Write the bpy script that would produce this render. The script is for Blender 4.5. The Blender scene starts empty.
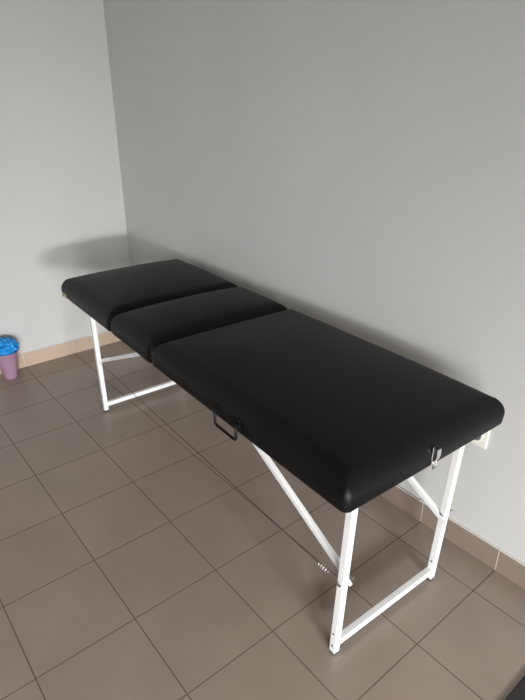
import bpy, bmesh, math, random
from mathutils import Vector, Matrix, noise
random.seed(4)
C = bpy.context.scene.collection
sc = bpy.context.scene

# ------------------------------------------------------------------ materials
def mat(name, col, rough=.5, metal=0, spec=.5, coat=0):
    m = bpy.data.materials.new(name); m.use_nodes = True
    b = m.node_tree.nodes['Principled BSDF']
    b.inputs['Base Color'].default_value = (*col, 1)
    b.inputs['Roughness'].default_value = rough
    b.inputs['Metallic'].default_value = metal
    b.inputs['Specular IOR Level'].default_value = spec
    b.inputs['Coat Weight'].default_value = coat
    return m
def N(m, t, **k):
    n = m.node_tree.nodes.new(t)
    for a, v in k.items():
        if a in n.inputs: n.inputs[a].default_value = v
        else: setattr(n, a, v)
    return n
def L(m, a, ao, b, bi): m.node_tree.links.new(a.outputs[ao], b.inputs[bi])
def bsdf(m): return m.node_tree.nodes['Principled BSDF']
def noisy(m, c1, c2, scale, bump=0, bscale=None, stretch=(1,1,1), bdist=.002):
    tc = N(m, 'ShaderNodeTexCoord'); mp = N(m, 'ShaderNodeMapping'); mp.inputs['Scale'].default_value = stretch
    L(m, tc, 'Object', mp, 'Vector')
    n = N(m, 'ShaderNodeTexNoise'); n.inputs['Scale'].default_value = scale; n.inputs['Detail'].default_value = 4
    L(m, mp, 'Vector', n, 'Vector')
    r = N(m, 'ShaderNodeValToRGB'); r.color_ramp.elements[0].position = .3; r.color_ramp.elements[1].position = .7
    r.color_ramp.elements[0].color = (*c1, 1); r.color_ramp.elements[1].color = (*c2, 1)
    L(m, n, 'Fac', r, 'Fac'); L(m, r, 'Color', bsdf(m), 'Base Color')
    if bump:
        n2 = N(m, 'ShaderNodeTexNoise'); n2.inputs['Scale'].default_value = bscale; n2.inputs['Detail'].default_value = 3
        L(m, tc, 'Object', n2, 'Vector')
        bp = N(m, 'ShaderNodeBump'); bp.inputs['Strength'].default_value = bump; bp.inputs['Distance'].default_value = bdist
        L(m, n2, 'Fac', bp, 'Height'); L(m, bp, 'Normal', bsdf(m), 'Normal')
    return m

TILE = .30
def tile_mat(name, c1, c2, grout, rough, mortar=.0026, swap=None):
    m = mat(name, c1, rough)
    tc = N(m, 'ShaderNodeTexCoord'); mp = N(m, 'ShaderNodeMapping')
    src = 'Object'
    L(m, tc, src, mp, 'Vector')
    if swap: mp.inputs['Rotation'].default_value = swap
    br = N(m, 'ShaderNodeTexBrick'); br.offset = 0; br.squash = 1
    br.inputs['Scale'].default_value = 1; br.inputs['Mortar Size'].default_value = mortar; br.inputs['Mortar Smooth'].default_value = .15
    br.inputs['Bias'].default_value = 0
    br.inputs['Brick Width'].default_value = TILE; br.inputs['Row Height'].default_value = TILE
    br.inputs['Color1'].default_value = (*c1, 1); br.inputs['Color2'].default_value = (*c2, 1); br.inputs['Mortar'].default_value = (*grout, 1)
    L(m, mp, 'Vector', br, 'Vector')
    n = N(m, 'ShaderNodeTexNoise'); n.inputs['Scale'].default_value = 5; n.inputs['Detail'].default_value = 5
    L(m, tc, 'Object', n, 'Vector')
    mr = N(m, 'ShaderNodeMapRange'); mr.inputs['From Min'].default_value = .3; mr.inputs['From Max'].default_value = .7
    mr.inputs['To Min'].default_value = .93; mr.inputs['To Max'].default_value = 1.07
    L(m, n, 'Fac', mr, 'Value')
    # tiny pale scuffs
    n3 = N(m, 'ShaderNodeTexNoise'); n3.inputs['Scale'].default_value = 160; n3.inputs['Detail'].default_value = 2
    L(m, tc, 'Object', n3, 'Vector')
    mr3 = N(m, 'ShaderNodeMapRange'); mr3.inputs['To Min'].default_value = .97; mr3.inputs['To Max'].default_value = 1.03
    L(m, n3, 'Fac', mr3, 'Value')
    mu = N(m, 'ShaderNodeMath', operation='MULTIPLY'); L(m, mr, 'Result', mu, 0); L(m, mr3, 'Result', mu, 1)
    vm = N(m, 'ShaderNodeVectorMath', operation='SCALE'); L(m, br, 'Color', vm, 0); L(m, mu, 'Value', vm, 'Scale')
    L(m, vm, 'Vector', bsdf(m), 'Base Color')
    iv = N(m, 'ShaderNodeMath', operation='SUBTRACT'); iv.inputs[0].default_value = 1; L(m, br, 'Fac', iv, 1)
    bp = N(m, 'ShaderNodeBump'); bp.inputs['Strength'].default_value = .6; bp.inputs['Distance'].default_value = .0015
    L(m, iv, 'Value', bp, 'Height')
    n4 = N(m, 'ShaderNodeTexNoise'); n4.inputs['Scale'].default_value = 9; n4.inputs['Detail'].default_value = 1
    L(m, tc, 'Object', n4, 'Vector')
    bp2 = N(m, 'ShaderNodeBump'); bp2.inputs['Strength'].default_value = .25; bp2.inputs['Distance'].default_value = .003
    L(m, n4, 'Fac', bp2, 'Height'); L(m, bp, 'Normal', bp2, 'Normal'); L(m, bp2, 'Normal', bsdf(m), 'Normal')
    ra = N(m, 'ShaderNodeMapRange'); ra.inputs['To Min'].default_value = rough; ra.inputs['To Max'].default_value = .85
    L(m, br, 'Fac', ra, 'Value'); L(m, ra, 'Result', bsdf(m), 'Roughness')
    return m

WALLC = (.56, .56, .55)
M = {
 'wall': noisy(mat('painted_wall', WALLC, .75, spec=.3), (.545,.545,.535), (.575,.575,.562), 1.6, .25, 45, (1,1,.45), .001),
 'ceiling': mat('ceiling_paint', (.75,.75,.74), .9),
 'floor': tile_mat('floor_tiles', (.272,.224,.188), (.284,.234,.197), (.120,.088,.068), .31, .0020),
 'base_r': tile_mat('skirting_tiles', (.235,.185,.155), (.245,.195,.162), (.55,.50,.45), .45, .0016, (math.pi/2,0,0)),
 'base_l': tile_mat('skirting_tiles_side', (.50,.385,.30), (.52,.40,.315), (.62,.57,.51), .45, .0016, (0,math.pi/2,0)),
 'grout': mat('pale_grout', (.60,.57,.52), .8),
 'vinyl': noisy(mat('black_vinyl', (.006,.0063,.0066), .47, spec=.20), (.0026,.0029,.0033), (.0038,.0042,.0047), 8, .12, 500, bdist=.0006),
 'white': mat('white_enamel', (.80,.80,.80), .3, spec=.5),
 'chrome': mat('chrome', (.75,.76,.77), .22, 1),
 'zinc': mat('zinc_bolt', (.5,.5,.5), .35, 1),
 'blackmetal': mat('black_wire', (.004,.004,.004), .4, spec=.2),
 'rubber': mat('black_rubber', (.012,.012,.012), .8),
 'ply': noisy(mat('plywood', (.42,.30,.18), .7), (.38,.27,.16), (.46,.33,.2), 12),
 'tag': noisy(mat('woven_label', (.45,.38,.24), .8), (.30,.25,.16), (.55,.5,.36), 300),
 'mauve': mat('mauve_plastic', (.42,.26,.37), .38),
 'blue': noisy(mat('blue_film', (.01,.25,.66), .3), (.006,.17,.52), (.02,.36,.80), 40),
 'plate': mat('cream_plastic', (.80,.79,.72), .35),
 'dark': mat('dark_gap', (.02,.02,.02), .6),
 'mat': noisy(mat('dark_floor_mat', (.022,.020,.020), .95), (.018,.016,.016), (.03,.027,.027), 250, .6, 400),
 'frame': mat('window_frame_white', (.8,.8,.8), .4),
}
def glass():
    m = bpy.data.materials.new('window_glass'); m.use_nodes = True; nt = m.node_tree; nt.nodes.clear()
    o = nt.nodes.new('ShaderNodeOutputMaterial'); x = nt.nodes.new('ShaderNodeMixShader'); t = nt.nodes.new('ShaderNodeBsdfTransparent'); g = nt.nodes.new('ShaderNodeBsdfGlossy')
    g.inputs['Roughness'].default_value = .02; x.inputs[0].default_value = .06
    nt.links.new(t.outputs[0], x.inputs[1]); nt.links.new(g.outputs[0], x.inputs[2]); nt.links.new(x.outputs[0], o.inputs[0])
    return m
M['glass'] = glass()

# ------------------------------------------------------------------ helpers
def obj(name, bm, m, parent=None, smooth=False, bevel=0, seg=2, loc=None):
    bmesh.ops.recalc_face_normals(bm, faces=bm.faces)
    me = bpy.data.meshes.new(name); bm.to_mesh(me); bm.free()
    me.materials.append(m)
    if smooth:
        for p in me.polygons: p.use_smooth = True
    o = bpy.data.objects.new(name, me); C.objects.link(o)
    if loc: o.location = loc
    if parent: o.parent = parent
    if bevel:
        b = o.modifiers.new('bevel', 'BEVEL'); b.width = bevel; b.segments = seg; b.limit_method = 'ANGLE'; b.angle_limit = math.radians(40)
    return o
def box(bm, x0, x1, y0, y1, z0, z1):
    r = bmesh.ops.create_cube(bm, size=1)
    for v in r['verts']:
        v.co = Vector(((x0+x1)/2+v.co.x*(x1-x0), (y0+y1)/2+v.co.y*(y1-y0), (z0+z1)/2+v.co.z*(z1-z0)))
    return r['verts']
def bar(bm, a, b, w, h, up=Vector((0,1,0))):
    """rectangular tube from a to b; w across 'up', h along 'up'"""
    a = Vector(a); b = Vector(b); d = (b-a).normalized(); s = d.cross(up).normalized(); u = s.cross(d).normalized()
    vs = []
    for p in (a, b):
        for i, j in ((-1,-1),(1,-1),(1,1),(-1,1)): vs.append(bm.verts.new(p + s*(w/2*i) + u*(h/2*j)))
    for f in ((0,1,2,3),(7,6,5,4),(0,4,5,1),(1,5,6,2),(2,6,7,3),(3,7,4,0)): bm.faces.new([vs[i] for i in f])
def tube(bm, pts, r, n=10, closed=False):
    pts = [Vector(p) for p in pts]; rings = []
    prev = None
    for i, p in enumerate(pts):
        if closed: d = (pts[(i+1) % len(pts)] - pts[i-1]).normalized()
        elif i == 0: d = (pts[1]-p).normalized()
        elif i == len(pts)-1: d = (p-pts[-2]).normalized()
        else: d = (pts[i+1]-pts[i-1]).normalized()
        if prev is None:
            s = d.orthogonal().normalized()
        else:
            s = (prev - d*prev.dot(d)).normalized()
        prev = s; t = d.cross(s)
        rings.append([bm.verts.new(p + (s*math.cos(2*math.pi*k/n) + t*math.sin(2*math.pi*k/n))*r) for k in range(n)])
    m = len(rings)
    for i in range(m if closed else m-1):
        A = rings[i]; B = rings[(i+1) % m]
        for k in range(n): bm.faces.new((A[k], A[(k+1) % n], B[(k+1) % n], B[k]))
    if not closed:
        bm.faces.new(rings[0][::-1]); bm.faces.new(rings[-1])
def cyl(bm, a, b, r, n=16): tube(bm, [a, b], r, n)
def tag(o, label, cat, group=None):
    o['label'] = label; o['category'] = cat
    if group: o['group'] = group
    return o
def struct(name, bm, m, **k):
    o = obj(name, bm, m, **k); o['kind'] = 'structure'; return o

# ------------------------------------------------------------------ room
XW, YW, H = -1.986, 1.342, 2.65
XB, YB = 4.00, -2.60
T = .12
bm = bmesh.new(); box(bm, XW-T, XB+T, YB-T, YW+T, -.10, 0); struct('floor', bm, M['floor'])
bm = bmesh.new(); box(bm, XW-T, XB+T, YB-T, YW+T, H, H+.10); struct('ceiling', bm, M['ceiling'])
bm = bmesh.new(); box(bm, XW-T, XW, YB-T, YW+T, 0, H); struct('wall_left', bm, M['wall'])
bm = bmesh.new(); box(bm, XW, XB, YW, YW+T, 0, H); struct('wall_right', bm, M['wall'])
bm = bmesh.new(); box(bm, XW, XB, YB-T, YB, 0, H); struct('wall_front', bm, M['wall'])
WY0, WY1, WZ0, WZ1 = -1.15, .25, .66, 1.22
bm = bmesh.new()
DY0, DY1, DZ = -2.25, -1.35, 2.08
for b in ((YB-T, DY0, 0, H), (DY0, DY1, DZ, H), (DY1, WY0, 0, H), (WY1, YW+T, 0, H), (WY0, WY1, 0, WZ0), (WY0, WY1, WZ1, H)):
    box(bm, XB, XB+T, b[0], b[1], b[2], b[3])
struct('wall_back', bm, M['wall'])
# window in the wall behind the camera
bm = bmesh.new(); fw = .05
box(bm, XB+.03, XB+.09, WY0, WY0+fw, WZ0, WZ1); box(bm, XB+.03, XB+.09, WY1-fw, WY1, WZ0, WZ1)
box(bm, XB+.03, XB+.09, WY0+fw, WY1-fw, WZ0, WZ0+fw); box(bm, XB+.03, XB+.09, WY0+fw, WY1-fw, WZ1-fw, WZ1)
win = struct('window_1', bm, M['frame'])
bm = bmesh.new(); box(bm, XB+.055, XB+.061, WY0+fw, WY1-fw, WZ0+fw, WZ1-fw); obj('pane', bm, M['glass'], win)

# added unseen glazed door beside it, a broad source that softens the shadow
bm = bmesh.new(); fw = .08
for b in ((DY0, DY0+fw, 0, DZ), (DY1-fw, DY1, 0, DZ), (DY0+fw, DY1-fw, 0, .12), (DY0+fw, DY1-fw, DZ-fw, DZ), (DY0+fw, DY1-fw, .98, 1.05)):
    box(bm, XB+.03, XB+.08, *b)
dr = struct('fill_door_1', bm, M['frame'])
bm = bmesh.new(); box(bm, XB+.050, XB+.056, DY0+fw, DY1-fw, .12, DZ-fw); obj('pane', bm, M['glass'], dr)
bm = bmesh.new(); box(bm, XB+.010, XB+.030, DY1-.055, DY1-.030, 1.0, 1.13); box(bm, XB-.005, XB+.012, DY1-.16, DY1-.030, 1.06, 1.08)
obj('fill_door_handle', bm, M['zinc'], dr, bevel=.003)

# skirting tiles
BH = .085
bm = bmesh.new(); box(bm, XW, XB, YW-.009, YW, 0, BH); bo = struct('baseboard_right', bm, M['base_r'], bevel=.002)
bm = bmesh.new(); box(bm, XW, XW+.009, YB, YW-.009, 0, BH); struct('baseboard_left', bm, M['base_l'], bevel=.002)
bm = bmesh.new(); box(bm, XW, XB, YW-.0065, YW, BH, BH+.0045); struct('trim_1', bm, M['grout'], bevel=.001)
bm = bmesh.new(); box(bm, XW, XW+.0065, YB, YW-.0065, BH, BH+.0045); struct('trim_2', bm, M['grout'], bevel=.001)

# ------------------------------------------------------------------ folding massage table
TO = Vector((-0.3532, 0.9405, 0)); TA = math.radians(-2.2041)
tb = bpy.data.objects.new('massage_table', None); C.objects.link(tb)
tb.location = TO; tb.rotation_euler = (0, 0, TA)
tag(tb, 'folding massage table with black vinyl cushions on thin white metal legs', 'massage table')

ZB = .617
def pad_mesh(x0, x1, y0, y1, z0, z1, re, rt, rb, dome, pr, inner=(False, False), sagseed=0):
    """upholstered cushion: plan corner radius pr on outer ends, top roll rt, bottom roll rb, crowned top"""
    bm = bmesh.new()
    nx = max(24, int((x1-x0)/.012)); ny = 52; nz = 12
    hx, hy = (x1-x0)/2, (y1-y0)/2; cx, cy = (x0+x1)/2, (y0+y1)/2
    r = bmesh.ops.create_grid(bm, x_segments=1, y_segments=1, size=1); bmesh.ops.delete(bm, geom=r['verts'], context='VERTS')
    grid = {}
    def V(i, j, k):
        key = (i, j, k)
        if key in grid: return grid[key]
        X = -1+2*i/nx; Y = -1+2*j/ny; Z = k/nz
        # ease towards the borders so the rolls are well sampled
        X = math.sin(X*math.pi/2)*.35 + X*.65; Y = math.sin(Y*math.pi/2)*.35 + Y*.65
        px, py, pz = X*hx, Y*hy, z0+Z*(z1-z0)
        rz = rt if pz > z0+.024 else rb
        rr = rt if pz > z0+.024 else rb
        prad = pr
        # plan rounding
        qx = max(abs(px)-(hx-prad), 0); qy = max(abs(py)-(hy-prad), 0)
        if qx > 0 and qy > 0:
            d = math.hypot(qx, qy); m_ = max(qx, qy)
            f = m_/d; px = math.copysign(hx-prad+qx*f, px); py = math.copysign(hy-prad+qy*f, py)
        # vertical rolls: distance inside the outline
        ex = hx-abs(px); ey = hy-abs(py)
        e = min(ex, ey)
        if qx > 0 and qy > 0:
            e = prad - math.hypot(abs(px)-(hx-prad), abs(py)-(hy-prad))
        e = max(e, 0)
        top = (z1 - pz) if pz > z0+.024 else (pz - z0)
        R = rr
        a = max(R-e, 0); b = max(R-top, 0)
        if a > 0 and b > 0:
            d = math.hypot(a, b); m_ = max(a, b); f = m_/d
            na, nb = a*f, b*f
            # pull inwards along the outline normal
            if qx > 0 and qy > 0:
                nxv = Vector((math.copysign(qx, px), math.copysign(qy, py))).normalized()
            elif ex < ey: nxv = Vector((math.copysign(1, px), 0))
            else: nxv = Vector((0, math.copysign(1, py)))
            px -= nxv.x*(a-na); py -= nxv.y*(a-na)
            pz += (-(b-nb) if pz > z0+.024 else (b-nb))
        if Z > .5:
            t = (Z-.5)*2
            pz += t*dome*(1-min(1, abs(px/hx))**(2.6))*(1-min(1, abs(py/hy))**2.6)
            pz += t*.0012*noise.noise(Vector((px*6+sagseed, py*6, 0)))*(1-abs(px/hx)**4)
        # soft, slightly bellied sides
        w = math.sin(math.pi*min(max(Z, 0), 1))
        px += math.copysign(.003*w, px)*(abs(px)/hx)**12; py += math.copysign(.003*w, py)*(abs(py)/hy)**12
        v = bm.verts.new((cx+px, cy+py, pz)); grid[key] = v; return v
    def quad(a, b, c, d):
        try: bm.faces.new((a, b, c, d))
        except ValueError: pass
    for i in range(nx):
        for j in range(ny):
            quad(V(i,j,nz), V(i+1,j,nz), V(i+1,j+1,nz), V(i,j+1,nz))
            quad(V(i,j,0), V(i,j+1,0), V(i+1,j+1,0), V(i+1,j,0))
    for i in range(nx):
        for k in range(nz):
            quad(V(i,0,k), V(i+1,0,k), V(i+1,0,k+1), V(i,0,k+1)); quad(V(i,ny,k), V(i,ny,k+1), V(i+1,ny,k+1), V(i+1,ny,k))
    for j in range(ny):
        for k in range(nz):
            quad(V(0,j,k), V(0,j,k+1), V(0,j+1,k+1), V(0,j+1,k)); quad(V(nx,j,k), V(nx,j+1,k), V(nx,j+1,k+1), V(nx,j,k+1))
    return bm
HW = .315
sections = [(-.940, -.3715, 'left'), (-.3695, -.0245, 'mid'), (-.0225, .914, 'right')]
pads = []
for n, (a, b, s) in enumerate(sections):
    bm = pad_mesh(a, b, -HW, HW, ZB, .702, 0, .052, .008, .024, .022, sagseed=n*7)
    o = obj('cushion', bm, M['vinyl'], tb, smooth=True); pads.append(o)
pads[0]['label'] = 'end cushion nearest the far wall'
pads[1]['label'] = 'short middle cushion'
pads[2]['label'] = 'long cushion with latch and handle'
# stitched pleats folded over the outer corners
for pad, x, sx in ((pads[0], -.940, -1), (pads[2], .914, 1)):
    for sy in (-1, 1):
        bm = bmesh.new(); pts = []
        c0 = Vector((x-sx*.0058, sy*(HW-.0058), 0))
        for k in range(9):
            z = ZB+.012+k*(.652-ZB-.012)/8; pts.append((c0.x, c0.y, z))
        pts += [(c0.x-sx*.006, c0.y-sy*.006, .664), (c0.x-sx*.013, c0.y-sy*.013, .670)]
        tube(bm, pts, .0016, 8)
        obj('corner_pleat', bm, M['vinyl'], pad, smooth=True)
# plywood boards and steel rails under the cushions
for (a, b) in ((-.91, -.024), (-.016, .875)):
    bm = bmesh.new(); box(bm, a, b, -.285, .285, .606, .6145); obj('base_board', bm, M['ply'], tb)
    for y in (-.225, .225):
        bm = bmesh.new(); box(bm, a+.02, b-.02, y-.01, y+.01, .590, .606); obj('rail', bm, M['white'], tb, bevel=.0015)
# small woven label at the corner
bm = bmesh.new(); box(bm, -.918, -.872, -.3195, -.314, .621, .641); obj('fabric_tag', bm, M['tag'], pads[0], bevel=.0008)['label'] = 'small beige woven label'

TW = .0215
YN, YF = -.215, .224
JZ = .285
def leg(x, y):
    s = 1 if x > 0 else -1
    bm = bmesh.new()
    bar(bm, (x, y, .008), (x+s*.022, y, .594), TW, TW)
    o = obj('leg', bm, M['white'], tb, bevel=.002)
    bm = bmesh.new(); box(bm, x-.0095, x+.0095, y-.0095, y+.0095, 0, .012); obj('rubber_foot', bm, M['rubber'], o, bevel=.002)['label'] = 'black plastic leg plug'
    sy = -1 if y < 0 else 1
    for z, xx in ((.036, 0), (.085, 0)):
        bm = bmesh.new(); xl = x+s*.022*z/.6
        cyl(bm, (xl, y-TW/2-.0012, z), (xl, y-TW/2+.002, z), .0032, 12); obj('rivet', bm, M['dark'], o)
    return o
def joint(x, y, sx, o):
    xl = x+sx*.022*JZ/.6
    # bolt through the leg, with domed nut on the outer side
    bm = bmesh.new()
    cyl(bm, (xl, y-.016, JZ), (xl, y+.030, JZ), .0035, 12)
    obj('bolt', bm, M['zinc'], o, smooth=True)
    bm = bmesh.new(); cyl(bm, (xl, y-.0165, JZ), (xl, y-.0125, JZ), .0065, 6)
    obj('nut', bm, M['chrome'], o)
    bm = bmesh.new()   # wing nut on the far side
    cyl(bm, (xl, y+.0125, JZ), (xl, y+.022, JZ), .0065, 12)
    for k in (-1, 1): bar(bm, (xl+k*.005, y+.019, JZ), (xl+k*.013, y+.026, JZ+.008), .003, .008)
    obj('wing_nut', bm, M['chrome'], o)
legs = {}
for x, sx in ((.825, 1), (-.842, -1)):
    for y in (YN, YF):
        legs[(sx, y)] = leg(x, y); joint(x, y, sx, legs[(sx, y)])
    bm = bmesh.new(); box(bm, x-.010, x+.010, YN+TW/2, YF-TW/2, .030, .051)
    obj('crossbar', bm, M['white'], tb, bevel=.002)
# diagonal braces (angle profile)
def brace(a, b, y):
    bm = bmesh.new(); bar(bm, (a[0], y, a[1]), (b[0], y, b[1]), .0165, .004)
    d = Vector((b[0]-a[0], 0, b[1]-a[1])).normalized(); s = Vector((-d.z, 0, d.x))
    if s.z < 0: s = -s
    off = s*.007
    bar(bm, (a[0]+off.x+d.x*.035, y+.007, a[1]+off.z+d.z*.035), (b[0]+off.x, y+.007, b[1]+off.z), .003, .013)
    return obj('brace', bm, M['white'], tb, bevel=.0008)
for y in (YN+.015, YF-.016):
    brace((.852, JZ-.007 if y < 0 else JZ-.020), (.190, .606) if y < 0 else (.190, .606), y)
    brace((-.862, JZ-.012), (-.130, .606), y)
# tension cables with spring hooks
for y in (YN-.006, YF-.010):
    xa, xb = -.835, .822
    bm = bmesh.new(); tube(bm, [(xa, y, JZ), (-.3, y, JZ-.002), (.3, y, JZ-.002), (xb-.07, y, JZ)], .0011, 6)
    cb = obj('tension_cable', bm, M['blackmetal'], tb, smooth=True); cb['label'] = 'thin black steel cable'
    bm = bmesh.new(); pts = []
    x0 = xb-.072; n = 60
    for k in range(n+1):
        a = k/n*4*2*math.pi; pts.append((x0+k/n*.034, y+.0065*math.cos(a), JZ+.0065*math.sin(a)))
    pts += [(x0+.038, y, JZ), (x0+.050, y, JZ), (xb, y, JZ)]
    tube(bm, pts, .0012, 6); obj('spring', bm, M['zinc'], cb, smooth=True)['label'] = 'small chrome tension spring'
# carrying handle
bm = bmesh.new()
hx0, hx1, hy = .404, .510, -HW-.012
pts = []
def arc(cx, cz, a0, a1, r, n=6):
    return [(cx+r*math.cos(a0+(a1-a0)*k/n), hy, cz+r*math.sin(a0+(a1-a0)*k/n)) for k in range(n+1)]
r = .010; zt, zb = .658, .602
pts = [(hx0, hy, zt)] + arc(hx0+r, zb+r, math.pi, 1.5*math.pi, r) + arc(hx1-r, zb+r, 1.5*math.pi, 2*math.pi, r) + [(hx1, hy, zt)]
tube(bm, pts, .0041, 10); hd = obj('carry_handle', bm, M['blackmetal'], tb, smooth=True); hd['label'] = 'black wire carrying handle'
for x in (hx0, hx1):
    bm = bmesh.new(); box(bm, x-.009, x+.009, -HW-.0055, -HW-.001, .636, .666); cyl(bm, (x-.009, hy, .651), (x+.009, hy, .651), .0052, 10)
    box(bm, x-.009, x+.009, hy-.002, -HW-.001, .648, .654)
    obj('handle_bracket', bm, M['blackmetal'], hd, bevel=.001)
    bm = bmesh.new(); cyl(bm, (x, -HW-.0075, .660), (x, -HW-.004, .660), .003, 10); obj('rivet', bm, M['blackmetal'], hd)
# chrome latch on the end of the long cushion
X = .9175; yc = -.014
bm = bmesh.new(); box(bm, X-.0015, X+.0015, yc-.010, yc+.010, .628, .678)
lt = obj('latch', bm, M['chrome'], tb, bevel=.001); lt['label'] = 'chrome hasp latch'
bm = bmesh.new()
prof = [(0, .676), (.011, .678), (.012, .657), (.008, .643), (.003, .639), (0, .641)]
va = [bm.verts.new((X+.001+p, yc-.008, z)) for p, z in prof]; vb = [bm.verts.new((X+.001+p, yc+.008, z)) for p, z in prof]
bm.faces.new(va); bm.faces.new(vb[::-1])
for k in range(6): bm.faces.new((va[k], vb[k], vb[(k+1) % 6], va[(k+1) % 6]))
obj('latch_lever', bm, M['chrome'], lt, bevel=.001)
bm = bmesh.new(); box(bm, X+.001, X+.0125, yc-.0085, yc+.0085, .6765, .6800); obj('latch_cap', bm, M['dark'], lt, bevel=.0005)['label'] = 'black latch cap'
bm = bmesh.new(); tube(bm, [(X+.004, yc-.006, .641), (X+.005, yc-.006, .618), (X+.005, yc+.006, .618), (X+.004, yc+.006, .641)], .0016, 8)
obj('latch_hook', bm, M['chrome'], lt, smooth=True)

# ------------------------------------------------------------------ wall socket (behind the table end)
bm = bmesh.new(); box(bm, .404, .484, YW-.009, YW, .428, .508)
so = obj('wall_socket', bm, M['plate'], bevel=.003, seg=3)
tag(so, 'cream wall socket plate on the wall behind the end of the table', 'wall socket')
bm = bmesh.new(); cyl(bm, (.444, YW-.0125, .468), (.444, YW-.008, .468), .0245, 32)
bm2 = obj('socket_ring', bm, M['plate'], so, bevel=.001)
bm = bmesh.new(); cyl(bm, (.444, YW-.0132, .468), (.444, YW-.0118, .468), .0205, 32)
obj('socket_well', bm, M['zinc'], so)['label'] = 'grey socket well'
for dx in (-.0095, .0095):
    bm = bmesh.new(); cyl(bm, (.444+dx, YW-.0142, .468), (.444+dx, YW-.0128, .468), .0042, 12); obj('socket_hole', bm, M['dark'], so)

# ------------------------------------------------------------------ small mauve bin with blue plastic film
BX, BY = -1.900, .496
bn = bpy.data.objects.new('waste_bin', None); C.objects.link(bn); bn.location = (BX, BY, 0)
tag(bn, 'small mauve plastic bin on the floor against the left wall', 'bin')
bm = bmesh.new(); n = 40
prof = [(0, 0), (.033, 0), (.036, .003), (.0640, .158), (.0670, .160), (.0670, .163), (.0635, .163), (.0610, .158), (.034, .005), (0, .005)]
rings = [[bm.verts.new((r*math.cos(2*math.pi*k/n), r*math.sin(2*math.pi*k/n), z)) for k in range(n)] for r, z in prof[1:-1]]
for A, B in zip(rings, rings[1:]):
    for k in range(n): bm.faces.new((A[k], A[(k+1) % n], B[(k+1) % n], B[k]))
bm.faces.new(rings[0][::-1]); bm.faces.new(rings[-1])
obj('bin_body', bm, M['mauve'], bn, smooth=True)
# crumpled film: folded lobes welded into one surface
bm = bmesh.new()
r = bmesh.ops.create_icosphere(bm, subdivisions=6, radius=1)
for v in bm.verts:
    d = v.co.normalized()
    f = 0; s = 1
    for o_ in range(3):
        q = d*3.0*s + Vector((3.1*o_, 1.7, .4)); f += (.5-abs(noise.noise(q)))*.55/s; s *= 2.1
    rad = .74 + f*.95
    p = d*rad
    v.co = Vector((p.x*.069, p.y*.069, p.z*.060))
    h = math.hypot(v.co.x, v.co.y)
    if v.co.z < .0 and h > .050: v.co.x *= .050/h; v.co.y *= .050/h
    v.co.z += .176
pf = obj('plastic_film', bm, M['blue'], None, smooth=True, loc=(BX, BY, 0))
tag(pf, 'crumpled bright blue plastic film stuffed in the mauve bin', 'plastic film')

# ------------------------------------------------------------------ dark floor mat at the frame's lower right
bm = bmesh.new(); box(bm, .848, 1.42, .42, 1.26, 0, .006)
fm = obj('floor_mat', bm, M['mat'], bevel=.003)
tag(fm, 'dark mat lying on the floor tiles at the lower right corner', 'mat')

# ------------------------------------------------------------------ light
w = bpy.data.worlds.new('sky'); sc.world = w; w.use_nodes = True
bg = w.node_tree.nodes['Background']; bg.inputs['Color'].default_value = (.80, .88, 1, 1); bg.inputs['Strength'].default_value = 3
def area(name, loc, rot, sx, sy, power, col, spread=180):
    l = bpy.data.lights.new(name, 'AREA'); l.shape = 'RECTANGLE'; l.size = sx; l.size_y = sy; l.energy = power; l.color = col; l.spread = math.radians(spread)
    o = bpy.data.objects.new(name, l); C.objects.link(o); o.location = loc; o.rotation_euler = rot; return o
area('window_daylight', (XB-.02, -.45, .90), (0, math.radians(90-22), math.radians(-14)), .26, 1.0, 40, (1, .993, .975), 75)
area('door_fill', (XB-.02, -1.80, 1.05), (0, math.radians(90-20), math.radians(-22)), 1.9, 0.8, 56, (.985, .995, 1), 100)  # added broad fill at the unseen door, softens the table shadow
area('ceiling_fill', (1.6, -.9, H-.03), (0, 0, 0), .6, .6, 5, (1, .98, .96))  # added overhead fill for ambient light, no real fixture here

# ------------------------------------------------------------------ camera
cd = bpy.data.cameras.new('camera'); cam = bpy.data.objects.new('camera', cd); C.objects.link(cam)
R = Matrix(((0.63349603, -0.3255709, 0.70191621), (0.77374465, 0.26489696, -0.57545532), (0.00141603, 0.90765257, 0.41971991)))
cam.matrix_world = Matrix.Translation((1.1451963, -0.13397953, 1.44655232)) @ R.to_4x4()
cd.sensor_fit = 'HORIZONTAL'; cd.sensor_width = 36; cd.lens = 540.7584/525*36; cd.clip_start = .05
sc.camera = cam
sc.view_settings.view_transform = 'Standard'; sc.view_settings.look = 'None'; sc.view_settings.exposure = .10; sc.view_settings.gamma = 1
sc.view_settings.use_curve_mapping = False
